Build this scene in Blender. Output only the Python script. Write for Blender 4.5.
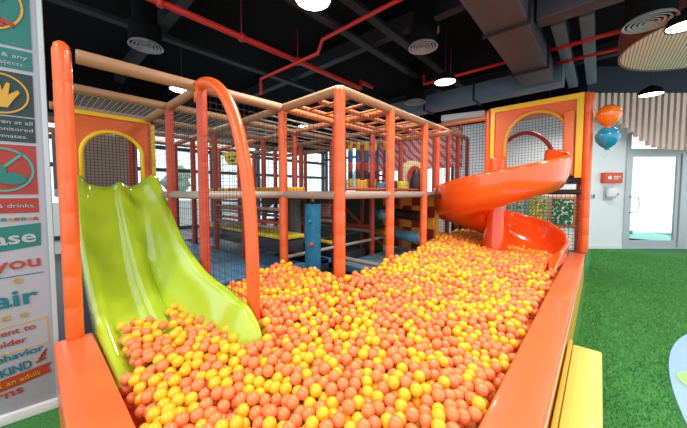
import bpy, bmesh, math, random
import numpy as np
from mathutils import Vector, Matrix, kdtree, noise
random.seed(7); RNG = np.random.default_rng(7)
PI = math.pi
for o in list(bpy.data.objects): bpy.data.objects.remove(o)
SC = bpy.context.scene; COL = SC.collection

# ------------------------------------------------------------------ camera
H = 1.5
FPX = 283.7
PITCH = math.atan(14.2/FPX)
YAW = math.radians(42.08)
cam = bpy.data.cameras.new('camera'); cam.sensor_width = 36; cam.sensor_fit = 'HORIZONTAL'
cam.lens = 36*FPX/687; cam.shift_y = -7.8/687; cam.clip_start = .02; cam.clip_end = 200
co = bpy.data.objects.new('camera', cam); COL.objects.link(co)
co.location = (0, 0, H); co.rotation_euler = (PI/2-PITCH, 0, YAW)
SC.camera = co
SC.view_settings.view_transform = 'Standard'; SC.view_settings.look = 'None'
SC.view_settings.gamma = 1; SC.view_settings.use_curve_mapping = False
SC.view_settings.exposure = 0.25
# ------------------------------------------------------------------ world: bright overcast day
w = bpy.data.worlds.new('overcast'); SC.world = w; w.use_nodes = True
w.node_tree.nodes['Background'].inputs[0].default_value = (.90, .96, 1, 1)
w.node_tree.nodes['Background'].inputs[1].default_value = 1.5
LAMP_W = 22

# ------------------------------------------------------------------ materials
def lin(c):
    return tuple(((v/255)/12.92 if v/255 <= .04045 else ((v/255+.055)/1.055)**2.4) for v in c)+(1,)
def mat(name, rgb, rough=.5, metal=0, coat=0, spec=.5, var=0, scale=8, bump=0, bscale=60, emit=None, es=1, sub=0):
    m = bpy.data.materials.new(name); m.use_nodes = True
    nt = m.node_tree; b = nt.nodes['Principled BSDF']
    c = lin(rgb)
    b.inputs['Base Color'].default_value = c
    b.inputs['Roughness'].default_value = rough; b.inputs['Metallic'].default_value = metal
    b.inputs['Coat Weight'].default_value = coat; b.inputs['Coat Roughness'].default_value = .08
    b.inputs['Specular IOR Level'].default_value = spec
    if sub: b.inputs['Subsurface Weight'].default_value = sub; b.inputs['Subsurface Radius'].default_value = (.02, .01, .005)
    tc = nt.nodes.new('ShaderNodeTexCoord')
    if var:
        n = nt.nodes.new('ShaderNodeTexNoise'); n.inputs['Scale'].default_value = scale; n.inputs['Detail'].default_value = 4
        r = nt.nodes.new('ShaderNodeMix'); r.data_type = 'RGBA'
        r.inputs[6].default_value = tuple(max(0, v*(1-var)) for v in c[:3])+(1,)
        r.inputs[7].default_value = tuple(min(1, v*(1+var)) for v in c[:3])+(1,)
        nt.links.new(tc.outputs['Object'], n.inputs['Vector']); nt.links.new(n.outputs['Fac'], r.inputs[0])
        nt.links.new(r.outputs[2], b.inputs['Base Color'])
    if bump:
        n2 = nt.nodes.new('ShaderNodeTexNoise'); n2.inputs['Scale'].default_value = bscale
        bp = nt.nodes.new('ShaderNodeBump'); bp.inputs['Strength'].default_value = bump; bp.inputs['Distance'].default_value = .01
        nt.links.new(tc.outputs['Object'], n2.inputs['Vector']); nt.links.new(n2.outputs['Fac'], bp.inputs['Height'])
        nt.links.new(bp.outputs[0], b.inputs['Normal'])
    if emit:
        b.inputs['Emission Color'].default_value = lin(emit); b.inputs['Emission Strength'].default_value = es
    return m
M = {}
M['orange_vinyl'] = mat('orange_vinyl', (234, 108, 56), .42, coat=.15, var=.04, scale=3, bump=.05, bscale=90)
M['orange_foam'] = mat('orange_foam', (240, 100, 40), .35, coat=.2, var=.05, bump=.1, bscale=70)
M['red_foam'] = mat('red_foam', (184, 68, 42), .5, var=.1, bump=.1)
M['tan_foam'] = mat('tan_foam', (166, 124, 92), .55, var=.08, bump=.1)
M['orange_beam'] = mat('orange_beam', (206, 124, 78), .5, var=.08)
M['grey_foam'] = mat('grey_foam', (160, 146, 136), .5, var=.1)
M['lime'] = mat('lime_plastic', (184, 210, 50), .16, coat=.6, var=.05, scale=2)
M['lime_dark'] = mat('lime_edge', (178, 200, 34), .25, coat=.3)
M['spiral'] = mat('spiral_plastic', (250, 92, 22), .18, coat=.6, var=.04, scale=2)
M['tower_orange'] = mat('tower_orange_vinyl', (230, 106, 44), .45, var=.06)
M['yellow'] = mat('yellow_vinyl', (250, 204, 40), .4)
M['step_yellow'] = mat('step_yellow', (238, 212, 98), .38, coat=.15, var=.04, scale=2)
M['step_amber'] = mat('step_amber', (226, 172, 56), .42, var=.05)
M['ball_orange'] = mat('ball_orange', (248, 136, 78), .3, coat=.15)
M['ball_yellow'] = mat('ball_yellow', (252, 190, 36), .3, coat=.15)
M['net_black'] = mat('net_black', (40, 38, 42), .7)
M['net_white'] = mat('net_white', (205, 205, 205), .7)
M['black'] = mat('ceiling_black', (9, 9, 12), .9, spec=.15, var=.2, scale=2)
M['ceil_steel'] = mat('ceiling_steel', (24, 25, 30), .6, var=.15)
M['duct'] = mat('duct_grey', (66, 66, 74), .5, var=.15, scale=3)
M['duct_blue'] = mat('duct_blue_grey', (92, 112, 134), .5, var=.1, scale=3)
M['pipe_red'] = mat('pipe_red', (205, 44, 36), .35)
M['white'] = mat('white_paint', (232, 234, 236), .5, var=.02)
M['wall_white'] = mat('wall_white', (236, 242, 248), .6, var=.02, scale=1)
M['metal'] = mat('brushed_metal', (190, 195, 200), .3, metal=.8)
M['frame'] = mat('window_frame', (56, 64, 74), .5)
M['door_frame'] = mat('door_frame', (186, 194, 200), .4, metal=.2)
M['navy'] = mat('navy_paint', (24, 36, 54), .7, var=.1, scale=2)
M['blue_mat'] = mat('blue_mat', (86, 140, 184), .5, var=.1)
M['mat_dark'] = mat('dark_mat', (44, 48, 60), .5, var=.3, scale=3)
M['mat_yellow'] = mat('yellow_mat', (232, 208, 60), .45, var=.05)
M['teal_plush'] = mat('teal_plush', (30, 112, 150), .9, var=.4, scale=30, bump=.8, bscale=80)
M['cyl_blue'] = mat('cylinder_blue', (92, 140, 160), .5, var=.1)
M['dark_vinyl'] = mat('dark_vinyl', (54, 38, 36), .5)
M['maroon'] = mat('maroon_vinyl', (150, 36, 28), .5, var=.05)
M['amber'] = mat('amber_vinyl', (226, 160, 44), .5, var=.1)
M['cream'] = mat('cream_vinyl', (236, 216, 170), .5)
M['bag_blue'] = mat('bag_blue', (40, 92, 140), .5); M['bag_red'] = mat('bag_red', (186, 62, 44), .5)
M['bag_navy'] = mat('bag_navy', (34, 40, 62), .5); M['bag_yel'] = mat('bag_yellow', (226, 168, 50), .5)
M['wood'] = mat('pale_wood_slat', (228, 204, 190), .5, var=.1, scale=6)
M['wood_dark'] = mat('brown_rim', (118, 70, 54), .5, var=.1)
M['balloon_o'] = mat('balloon_orange', (250, 118, 30), .22, coat=.5); M['balloon_b'] = mat('balloon_blue', (24, 140, 176), .22, coat=.5)
M['string'] = mat('string_white', (220, 220, 220), .6)
M['box_orange'] = mat('box_orange', (222, 84, 50), .5)
M['pond'] = mat('pond_blue_turf', (150, 186, 236), .8, var=.06, scale=30, bump=.3, bscale=200)
M['lily'] = mat('lily_green', (160, 214, 130), .8)
M['ground'] = mat('outside_paving', (150, 150, 146), .8, var=.1)
M['leaf'] = mat('outside_leaf', (140, 164, 150), .8, var=.3, scale=3)
M['bark'] = mat('outside_bark', (96, 80, 66), .9)
M['concrete'] = mat('pale_concrete', (200, 202, 204), .7, var=.05)
M['mint'] = mat('mint_floor', (150, 226, 206), .5)
# sign colours
M['s_white'] = mat('sign_white', (162, 162, 174), .5); M['s_teal'] = mat('sign_teal', (14, 104, 98), .5)
M['s_green'] = mat('sign_dark_green', (8, 44, 42), .5); M['s_red'] = mat('sign_red', (150, 38, 24), .5)
M['s_gold'] = mat('sign_gold', (190, 142, 40), .5); M['s_aqua'] = mat('sign_aqua', (44, 146, 136), .5)
M['s_or'] = mat('sign_burnt_orange', (160, 52, 24), .5); M['s_blue'] = mat('sign_blue_teal', (10, 100, 114), .5)
# lamp lens
M['lens'] = mat('lamp_lens', (255, 255, 255), .4, emit=(255, 252, 244), es=9)
M['lens_dim'] = mat('vent_white', (150, 154, 160), .4)

def brick_mat():
    m = mat('brick_print', (120, 84, 70), .7); nt = m.node_tree
    b = nt.nodes['Principled BSDF']; t = nt.nodes.new('ShaderNodeTexBrick')
    t.inputs['Color1'].default_value = lin((128, 88, 72)); t.inputs['Color2'].default_value = lin((96, 66, 58))
    t.inputs['Mortar'].default_value = lin((160, 140, 126)); t.inputs['Scale'].default_value = 7
    tc = nt.nodes.new('ShaderNodeTexCoord'); mp = nt.nodes.new('ShaderNodeMapping'); mp.inputs['Rotation'].default_value = (PI/2, 0, 0)
    nt.links.new(tc.outputs['Object'], mp.inputs[0]); nt.links.new(mp.outputs[0], t.inputs['Vector']); nt.links.new(t.outputs['Color'], b.inputs['Base Color'])
    return m
M['brick'] = brick_mat()
M['dark_green_mat'] = mat('dark_leaf_print', (70, 84, 58), .6, var=.6, scale=12)
M['speckle_mat'] = mat('speckle_mat', (120, 116, 118), .6, var=.6, scale=40)
def turf_mat():
    m = mat('artificial_turf', (70, 150, 76), .85); nt = m.node_tree; b = nt.nodes['Principled BSDF']
    tc = nt.nodes.new('ShaderNodeTexCoord')
    n = nt.nodes.new('ShaderNodeTexNoise'); n.inputs['Scale'].default_value = 90; n.inputs['Detail'].default_value = 3
    r = nt.nodes.new('ShaderNodeValToRGB'); r.color_ramp.elements[0].position = .3; r.color_ramp.elements[1].position = .7
    r.color_ramp.elements[0].color = lin((32, 94, 42)); r.color_ramp.elements[1].color = lin((72, 154, 76))
    nt.links.new(tc.outputs['Object'], n.inputs['Vector']); nt.links.new(n.outputs['Fac'], r.inputs[0]); nt.links.new(r.outputs[0], b.inputs['Base Color'])
    return m
M['turf'] = turf_mat()
M['blade'] = mat('turf_blade', (82, 156, 74), .7, var=.45, scale=14)
def glass_mat():
    m = bpy.data.materials.new('pane_glass'); m.use_nodes = True; nt = m.node_tree; nt.nodes.clear()
    o = nt.nodes.new('ShaderNodeOutputMaterial'); mx = nt.nodes.new('ShaderNodeMixShader'); t = nt.nodes.new('ShaderNodeBsdfTransparent')
    g = nt.nodes.new('ShaderNodeBsdfGlossy'); g.inputs['Roughness'].default_value = .02; t.inputs[0].default_value = (.93, .97, .98, 1)
    mx.inputs[0].default_value = .06
    nt.links.new(t.outputs[0], mx.inputs[1]); nt.links.new(g.outputs[0], mx.inputs[2]); nt.links.new(mx.outputs[0], o.inputs[0])
    return m
M['glass'] = glass_mat()
def mural_mat():
    m = mat('mural_print', (220, 90, 80), .7); nt = m.node_tree; b = nt.nodes['Principled BSDF']
    tc = nt.nodes.new('ShaderNodeTexCoord'); w_ = nt.nodes.new('ShaderNodeTexWave'); w_.wave_type = 'BANDS'; w_.bands_direction = 'DIAGONAL'
    w_.inputs['Scale'].default_value = 2.2; w_.inputs['Distortion'].default_value = 3
    r = nt.nodes.new('ShaderNodeValToRGB'); r.color_ramp.interpolation = 'CONSTANT'
    r.color_ramp.elements[0].color = lin((214, 92, 96)); r.color_ramp.elements[1].color = lin((238, 206, 208)); r.color_ramp.elements[1].position = .5
    e = r.color_ramp.elements.new(.75); e.color = lin((232, 170, 172))
    nt.links.new(tc.outputs['Object'], w_.inputs['Vector']); nt.links.new(w_.outputs['Fac'], r.inputs[0]); nt.links.new(r.outputs[0], b.inputs['Base Color'])
    return m
M['mural'] = mural_mat()
def rib_mat():
    m = mat('ribbed_felt', (206, 192, 170), .8); nt = m.node_tree; b = nt.nodes['Principled BSDF']
    tc = nt.nodes.new('ShaderNodeTexCoord'); w_ = nt.nodes.new('ShaderNodeTexWave'); w_.bands_direction = 'X'; w_.inputs['Scale'].default_value = 9
    r = nt.nodes.new('ShaderNodeValToRGB'); r.color_ramp.elements[0].color = lin((150, 134, 112)); r.color_ramp.elements[1].color = lin((232, 222, 204))
    r.color_ramp.elements[1].position = .5
    nt.links.new(tc.outputs['Object'], w_.inputs['Vector']); nt.links.new(w_.outputs['Fac'], r.inputs[0]); nt.links.new(r.outputs[0], b.inputs['Base Color'])
    return m
M['ribs'] = rib_mat()
def art_mat(name, a, b_, c):
    m = mat(name, a, .7); nt = m.node_tree; b = nt.nodes['Principled BSDF']
    tc = nt.nodes.new('ShaderNodeTexCoord'); v = nt.nodes.new('ShaderNodeTexVoronoi'); v.inputs['Scale'].default_value = 14
    r = nt.nodes.new('ShaderNodeValToRGB'); r.color_ramp.interpolation = 'CONSTANT'
    r.color_ramp.elements[0].color = lin(a); r.color_ramp.elements[1].color = lin(b_); r.color_ramp.elements[1].position = .42
    e = r.color_ramp.elements.new(.62); e.color = lin(c)
    nt.links.new(tc.outputs['Object'], v.inputs['Vector']); nt.links.new(v.outputs['Distance'], r.inputs[0]); nt.links.new(r.outputs[0], b.inputs['Base Color'])
    return m

# ------------------------------------------------------------------ mesh helpers
class MB:
    def __init__(s): s.v = []; s.f = []; s.mi = []; s.sm = []
    def add(s, vs, fs, smooth=False, mi=0):
        n = len(s.v); s.v += [tuple(p) for p in vs]; s.f += [tuple(i+n for i in f) for f in fs]
        s.sm += [smooth]*len(fs); s.mi += [mi]*len(fs)
    def box(s, x0, x1, y0, y1, z0, z1, bev=0, mi=0):
        if bev:
            bm = bmesh.new(); bmesh.ops.create_cube(bm, size=1)
            for v in bm.verts: v.co = Vector(((x0+x1)/2+v.co.x*(x1-x0), (y0+y1)/2+v.co.y*(y1-y0), (z0+z1)/2+v.co.z*(z1-z0)))
            bmesh.ops.bevel(bm, geom=bm.edges[:], offset=bev, segments=3, profile=.5, affect='EDGES')
            bm.verts.index_update(); s.add([v.co for v in bm.verts], [[v.index for v in f.verts] for f in bm.faces], True, mi); bm.free(); return
        vs = [(x, y, z) for x in (x0, x1) for y in (y0, y1) for z in (z0, z1)]
        s.add(vs, [(0, 1, 3, 2), (4, 6, 7, 5), (0, 4, 5, 1), (2, 3, 7, 6), (0, 2, 6, 4), (1, 5, 7, 3)], False, mi)
    def tube(s, pts, r, n=10, closed=False, smooth=True, cap=True, mi=0):
        pts = [Vector(p) for p in pts]; R = r if isinstance(r, (list, tuple)) else [r]*len(pts)
        vs = []; N = len(pts); pu = None
        for i, p in enumerate(pts):
            a = pts[i-1] if (i > 0 or closed) else pts[0]; b = pts[(i+1) % N] if (i < N-1 or closed) else pts[-1]
            t = (b-a); t = t.normalized() if t.length > 1e-9 else Vector((0, 0, 1))
            if pu is None:
                ref = Vector((0, 0, 1)) if abs(t.z) < .9 else Vector((1, 0, 0)); u = (ref-t*ref.dot(t)).normalized()
            else:
                u = pu-t*pu.dot(t); u.normalize()
            pu = u; q = t.cross(u)
            for k in range(n):
                an = 2*PI*k/n; vs.append(p+u*math.cos(an)*R[i]+q*math.sin(an)*R[i])
        fs = []
        for i in range(N if closed else N-1):
            j = (i+1) % N
            for k in range(n): fs.append((i*n+k, i*n+(k+1) % n, j*n+(k+1) % n, j*n+k))
        if cap and not closed: fs += [tuple(range(n-1, -1, -1)), tuple((N-1)*n+k for k in range(n))]
        s.add(vs, fs, smooth, mi)
    def lathe(s, prof, c=(0, 0, 0), n=24, smooth=True, mi=0):
        vs = []; fs = []
        for r, z in prof:
            for k in range(n): a = 2*PI*k/n; vs.append((c[0]+r*math.cos(a), c[1]+r*math.sin(a), c[2]+z))
        for i in range(len(prof)-1):
            for k in range(n): fs.append((i*n+k, i*n+(k+1) % n, (i+1)*n+(k+1) % n, (i+1)*n+k))
        s.add(vs, fs, smooth, mi)
    def plate(s, pts, y0, y1, mi=0):      # 2-D outline in x,z extruded along y
        n = len(pts); vs = [(x, y0, z) for x, z in pts]+[(x, y1, z) for x, z in pts]
        fs = [tuple(range(n)), tuple(range(2*n-1, n-1, -1))]+[(i, i+n, (i+1) % n+n, (i+1) % n) for i in range(n)]
        s.add(vs, fs, False, mi)
    def grid(s, rows, smooth=True, mi=0, closed=False):
        n = len(rows[0]); vs = [p for r in rows for p in r]; fs = []
        for i in range(len(rows)-1):
            for k in range(n if closed else n-1): fs.append((i*n+k, i*n+(k+1) % n, (i+1)*n+(k+1) % n, (i+1)*n+k))
        s.add(vs, fs, smooth, mi)
    def build(s, name, m, parent=None, label=None, cat=None, group=None, kind=None, recalc=True):
        me = bpy.data.meshes.new(name); me.from_pydata(s.v, [], s.f)
        for mm in (m if isinstance(m, list) else [m]): me.materials.append(M[mm] if isinstance(mm, str) else mm)
        me.polygons.foreach_set('use_smooth', s.sm); me.polygons.foreach_set('material_index', s.mi)
        if recalc:
            bm = bmesh.new(); bm.from_mesh(me); bmesh.ops.recalc_face_normals(bm, faces=bm.faces[:]); bm.to_mesh(me); bm.free()
        me.update()
        o = bpy.data.objects.new(name, me); COL.objects.link(o)
        if parent: o.parent = parent
        tag(o, label, cat, group, kind); return o
def tag(o, label=None, cat=None, group=None, kind=None):
    if label: o['label'] = label
    if cat: o['category'] = cat
    if group: o['group'] = group
    if kind: o['kind'] = kind
    return o
def thing(name, label, cat, loc=(0, 0, 0), rz=0, group=None):
    o = bpy.data.objects.new(name, None); COL.objects.link(o); o.location = loc; o.rotation_euler = (0, 0, rz)
    o.empty_display_size = .1
    return tag(o, label, cat, group)
def dup(r, loc, label=None, rz=None):
    def c(o, par):
        n = o.copy(); COL.objects.link(n); n.parent = par
        for ch in [q for q in bpy.data.objects if q.parent == o]: c(ch, n)
        return n
    n = c(r, None); n.location = loc
    if rz is not None: n.rotation_euler.z = rz
    if label: n['label'] = label
    return n
def solidify(o, t, off=0):
    md = o.modifiers.new('thick', 'SOLIDIFY'); md.thickness = t; md.offset = off; return o
def struct(mb, name, m): return mb.build(name, m, kind='structure')
def tube_pts_sleeve(a, b, r, seg=.22):           # foam sleeve with pinched seams
    a = Vector(a); b = Vector(b); L = (b-a).length; n = max(1, round(L/seg)); P = []; R = []
    for i in range(n):
        for f, k in ((0.0, .955), (.05, 1), (.95, 1)):
            P.append(a.lerp(b, (i+f)/n)); R.append(r*k)
    P.append(b); R.append(r*.955); return P, R
def sleeve(mb, a, b, r, n=12, seg=.22):
    P, R = tube_pts_sleeve(a, b, r, seg); mb.tube(P, R, n)

# ------------------------------------------------------------------ the room
mb = MB(); mb.box(-9.6, 6, -4, 13, -.1, 0); struct(mb, 'floor', 'turf')
mb = MB(); mb.box(-9.6, 6, -1.2, 13, 4.5, 4.6); struct(mb, 'ceiling', 'black')
mb = MB(); mb.box(-9.6, -2.98, -2.5, .3, 0, .015); mb.build('side_mat', 'mat_dark', label='dark mat on the floor behind the rules board', cat='mat')
mb = MB(); mb.box(-9.6, -.37, .3, 9.3, 0, .015); mb.build('play_area_mat', 'mat_dark', label='dark padded floor mat running under the climbing frame', cat='mat')
# right-hand wall: perpendicular to the view, with a glass door
RT = Vector((math.cos(YAW), math.sin(YAW), 0)); FW = Vector((-math.sin(YAW), math.cos(YAW), 0))
def Q(px, z=0, d=7.45):    # place on the door wall
    return Vector((0, 0, 0))+FW*d+RT*((px-343.5)/FPX*d)+Vector((0, 0, z))
WROT = YAW
W0 = Q(584)
def wx(px, d=7.45): return (px-584)/FPX*d
def on_wall(mb, name, m, **k):
    o = mb.build(name, m, **k); o.location = W0; o.rotation_euler = (0, 0, WROT); return o
dl, dr = wx(624), wx(687)   # door opening
mb = MB(); mb.box(-.05, dl, 0, .15, 0, 4.5); mb.box(dl, dr+.02, 0, .15, 3.1, 4.5); mb.box(dr+.02, 6, 0, .15, 0, 4.5)
on_wall(mb, 'wall_right', 'wall_white', kind='structure')
mb = MB()
mb.box(dl, dl+.1, -.03, .12, 0, 3.1); mb.box(dr-.2, dr+.02, -.03, .12, 0, 3.1)
mb.box(dl+.1, dr-.2, -.03, .12, 2.5, 2.62); mb.box(dl+.1, dr-.2, -.03, .12, 3.0, 3.1); mb.box(dl+.1, dr-.2, -.03, .12, 0, .04)
dfr = on_wall(mb, 'door_1', 'door_frame', kind='structure')
mb = MB(); x0, x1 = dl+.1, dr-.2
mb.box(x0+.01, x0+.09, .0, .05, .04, 2.5); mb.box(x1-.1, x1-.01, .0, .05, .04, 2.5); mb.box(x0+.09, x1-.1, .0, .05, .04, .22); mb.box(x0+.09, x1-.1, .0, .05, 2.42, 2.5)
mb.build('door_leaf', 'door_frame', dfr)
mb = MB(); mb.box(x0+.09, x1-.1, .02, .03, .22, 2.42); mb.box(x0, x1, .04, .05, 2.62, 3.0); mb.build('pane', 'glass', dfr)
mb = MB(); mb.tube([(x0+.05, 0, .95), (x0+.05, -.07, .97), (x0+.17, -.1, .98), (x0+.2, -.1, 1.1), (x0+.2, -.1, 1.25), (x0+.17, -.1, 1.36), (x0+.05, -.07, 1.37), (x0+.05, 0, 1.38)], .012, 8)
mb.build('door_handle', 'metal', dfr)
mb = MB(); mb.box(-.05, dl, -.02, 0, 0, .09); mb.box(dr+.02, 6, -.02, 0, 0, .09); on_wall(mb, 'baseboard_right', 'white', kind='structure')
# beyond the door
mb = MB(); mb.box(-1, 5, .15, 6, -.06, 0.0); on_wall(mb, 'terrace_floor', 'mint', kind='structure')
mb = MB(); mb.box(-.5, 4, 2.6, 2.9, 0, .12, .02); on_wall(mb, 'terrace_kerb', 'blue_mat', label='low blue kerb seen through the glass door', cat='kerb')
mb = MB(); mb.box(-12, 30, 2.95, 60, -.06, .005); on_wall(mb, 'terrace_paving', 'white', kind='structure')
# back wall and left glazed wall
BY = 9.3
mb = MB(); mb.box(-9.6, -2.9, BY, BY+.15, 0, 1.15); mb.box(-3.6, W0.x+.1, BY, BY+.15, 0, 3.6); mb.box(-7.2, -6.6, BY, BY+.15, 1.15, 3.6)
struct(mb, 'wall_back', 'wall_white')
mb = MB(); mb.box(-9.6, W0.x+.1, BY, BY+.15, 3.6, 4.5); struct(mb, 'wall_bulkhead_back', 'black')
mb = MB()
for x in (-9.5, -8.35, -7.2, -6.6, -5.6, -4.6, -3.6): mb.box(x-.04, x+.04, BY-.02, BY+.1, 1.15, 3.6)
for z in (1.15, 2.95, 3.55): mb.box(-9.6, -3.6, BY-.02, BY+.1, z, z+.07)
wf = struct(mb, 'window_1', 'frame'); mb = MB(); mb.box(-9.5, -3.6, BY+.04, BY+.05, 1.2, 3.6); mb.build('pane', 'glass', wf)
LX = -9.6
mb = MB(); mb.box(LX-.15, LX, -4, BY+.15, 0, .35); struct(mb, 'wall_left', 'wall_white')
mb = MB(); mb.box(LX-.15, LX, -4, BY+.15, 3.35, 4.5); struct(mb, 'wall_bulkhead_left', 'black')
mb = MB()
for y in np.arange(-1, 9.4, 1.7): mb.box(LX-.06, LX+.08, y-.05, y+.05, .35, 3.35)
for z in (.35, 2.1, 2.75, 3.25): mb.box(LX-.06, LX+.06, -1, BY, z, z+.1)
wf = struct(mb, 'window_2', 'frame'); mb = MB(); mb.box(LX-.02, LX-.01, -1, BY, .4, 3.3); mb.build('pane', 'glass', wf)
# outside
mb = MB(); mb.box(-60, -9.8, -25, 50, -.3, -.1); mb.box(-9.8, 6, BY+.2, 50, -.3, -.11); struct(mb, 'ground', 'ground')
def tree(x, y, h, label):
    t = thing('tree', label, 'tree', (x, y, -.1), group='trees outside the windows'); m1 = MB(); m1.tube([(0, 0, 0), (.1, 0, h*.3), (0, .1, h*.6)], [.16, .12, .08], 8); m1.build('trunk', 'bark', t)
    m1 = MB()
    for k in range(9):
        a = k*2.4; r = h*.2*(.4+.6*random.random()); c = Vector((math.cos(a)*r, math.sin(a)*r, h*(.5+.35*random.random())))
        prof = [(0.001, -1), (.5, -.87), (.87, -.5), (1, 0), (.87, .5), (.5, .87), (.001, 1)]; s = h*.17
        q = MB(); q.lathe([(p*s, z*s) for p, z in prof], c, 12)
        q.v = [tuple(Vector(v)+(Vector(v)-c).normalized()*noise.noise(Vector(v)*3)*s*.6) for v in q.v]
        m1.add(q.v, q.f, True)
    m1.build('crown', 'leaf', t)
tree(-30, 9.5, 4.0, 'hazy green tree outside, seen behind the green slide side posts')
tree(-34, 20, 4.4, 'hazy green tree outside, seen behind the round face panel')
tree(-26, 32, 5, 'hazy green tree outside, behind the hanging punch bags')
# ------------------------------------------------------------------ turf blades and pond inlay
n = 170000
X = RNG.uniform(-.12, 3.2, n); Y = RNG.uniform(1.0, 9.9, n)
d = X*FW.x+Y*FW.y
px = 343.5+FPX*(X*RT.x+Y*RT.y)/np.maximum(d, .1)
pe = ((X-1.155)/.7)**2+((Y-3.05)/1.9)**2
ok = (d < 7.35) & (px < 760) & (pe > 1) & ~((X < .07) & (Y < 2.9)) & (RNG.uniform(0, 1, n) < np.clip(4.5/np.maximum(Y, 1), .35, 1))
X = X[ok]; Y = Y[ok]; n = len(X)
an = RNG.uniform(0, 2*PI, n); hh = RNG.uniform(.014, .028, n); ww = .0028+.0004*Y; lx = RNG.normal(0, .01, n); ly = RNG.normal(0, .01, n)
V = np.zeros((n, 3, 3)); V[:, 0] = np.stack([X-np.cos(an)*ww, Y-np.sin(an)*ww, 0*X], 1); V[:, 1] = np.stack([X+np.cos(an)*ww, Y+np.sin(an)*ww, 0*X], 1)
V[:, 2] = np.stack([X+lx, Y+ly, hh], 1)
me = bpy.data.meshes.new('turf_pile'); me.vertices.add(3*n); me.vertices.foreach_set('co', V.ravel())
me.loops.add(3*n); me.loops.foreach_set('vertex_index', np.arange(3*n)); me.polygons.add(n); me.polygons.foreach_set('loop_start', np.arange(n)*3)
me.materials.append(M['blade']); me.update(); me.validate()
o = bpy.data.objects.new('turf_pile', me); COL.objects.link(o); tag(o, 'short green artificial turf covering the floor right of the ball pit', 'turf', kind='stuff')
mb = MB(); N = 64; mb.add([(.7*math.cos(2*PI*k/N), 1.9*math.sin(2*PI*k/N), z) for z in (0, .02) for k in range(N)], [tuple(range(N, 2*N))]+[(k, (k+1) % N, (k+1) % N+N, k+N) for k in range(N)])
pond = mb.build('pond_inlay', 'pond', label='pale blue rounded turf inlay in the green floor at right edge', cat='rug'); pond.location = (1.155, 3.05, 0)
mb = MB(); N = 28; pts = [(.13*math.cos(a), .17*math.sin(a)) for a in np.linspace(.35, 2*PI-.35, N)]+[(.03, 0)]
mb.add([(x, y, z) for z in (.02, .03) for x, y in pts], [tuple(range(N+1, 2*N+2))]+[(k, (k+1) % (N+1), (k+1) % (N+1)+N+1, k+N+1) for k in range(N+1)])
lp = mb.build('lily_pad', 'lily', pond, label='pale green leaf shape'); lp.location = (-.52, .36, 0)

# ------------------------------------------------------------------ pit walls
HP = .485
def pad_wall(name, label, segs):
    t = thing(name, label, 'padded wall')
    for (x0, x1, y0, y1) in segs:
        m1 = MB(); m1.box(x0, x1, y0, y1, HP-.07, HP, .014); m1.build('top_cushion', 'orange_vinyl', t)
    return t
t = pad_wall('pit_wall', 'long orange padded pit wall running beside the green turf', [(-.36, -.15, -1.2, .95), (-.36, -.15, .952, 3.35), (-.36, -.15, 3.352, 6.12)])
mb = MB(); mb.box(-.345, -.155, -1.2, 6.12, 0, HP-.07); mb.build('side_panel', 'step_amber', t, label='amber yellow side panel')
mb = MB(); mb.box(-.153, -.148, -1.2, 6.12, HP-.062, HP-.052); mb.build('piping', 'white', t)
t = pad_wall('pit_wall', 'short orange padded pit wall beside the printed rules board', [(-2.71, -.362, .07, .275)])
mb = MB(); mb.box(-2.70, -.362, .08, .265, 0, HP-.07); mb.build('side_panel', 'orange_vinyl', t)
# yellow step
t = thing('foam_step', 'pale yellow padded step against the orange pit wall on the turf', 'step')
mb = MB(); mb.box(-.118, .052, -.6, 2.84, 0, .3, .012); mb.build('step_block', 'step_yellow', t)
mb = MB(); mb.box(-.146, -.121, -.6, 2.86, 0, .325, .008); mb.build('back_strip', 'step_amber', t, label='amber strip along the wall')

# ------------------------------------------------------------------ play frame
Z = 2.43; DK = 1.47
G = [-1.79, -2.66, -3.53, -4.40, -5.27, -6.14]
YL = [.18, 1.06, 1.93, 2.78, 3.62, 4.47]
fr = thing('climbing_structure', 'two storey netted climbing frame of foam covered orange posts', 'climbing frame', (-2.66, 1.93, 0))
OFF = Vector((2.66, -1.93, 0))
def P(v): return Vector(v)+OFF
def post(x, y, z0, z1, r, m='orange_foam', cap=True, label=None):
    m1 = MB(); sleeve(m1, P((x, y, z0)), P((x, y, z1)), r, 14)
    if cap: m1.lathe([(r*.9, 0), (r*.8, .03), (r*.4, .05), (.001, .055)], P((x, y, z1)), 14)
    m1.build('post', m, fr, label=label)
post(-2.70, .18, HP, 2.45, .05)
posts = [(-2.66, 1.06, 'red_foam', .045), (-1.79, 1.93, 'orange_foam', .054), (-2.66, 1.93, 'orange_foam', .048), (-1.79, 2.78, 'orange_foam', .05), (-1.79, 3.62, 'orange_foam', .048)]
for x, y, m_, r_ in posts: post(x, y, 0, Z, r_, m_, False)
for gx in G[1:]:
    for gy in YL:
        if any(abs(gx-a) < .05 and abs(gy-b) < .05 for a, b, *_ in posts) or (gx > -2.7 and gy < .5): continue
        if gy < .5: continue
        post(gx, gy, 0, Z, .042, 'red_foam', False)
far = [(-2.2, 4.95, 2.66), (-2.22, 5.5, 2.67), (-2.23, 6.04, 2.68), (-2.25, 6.65, 2.69)]
for k, (x, y, z) in enumerate(far): post(x, y, 0, z, .05 if k < 1 else .042, 'orange_foam' if k < 1 else 'red_foam', False)
def beam(a, b, r=.045, m='tan_foam'):
    m1 = MB(); sleeve(m1, P(a), P(b), r, 10, .3); m1.build('beam', m, fr)
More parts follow.
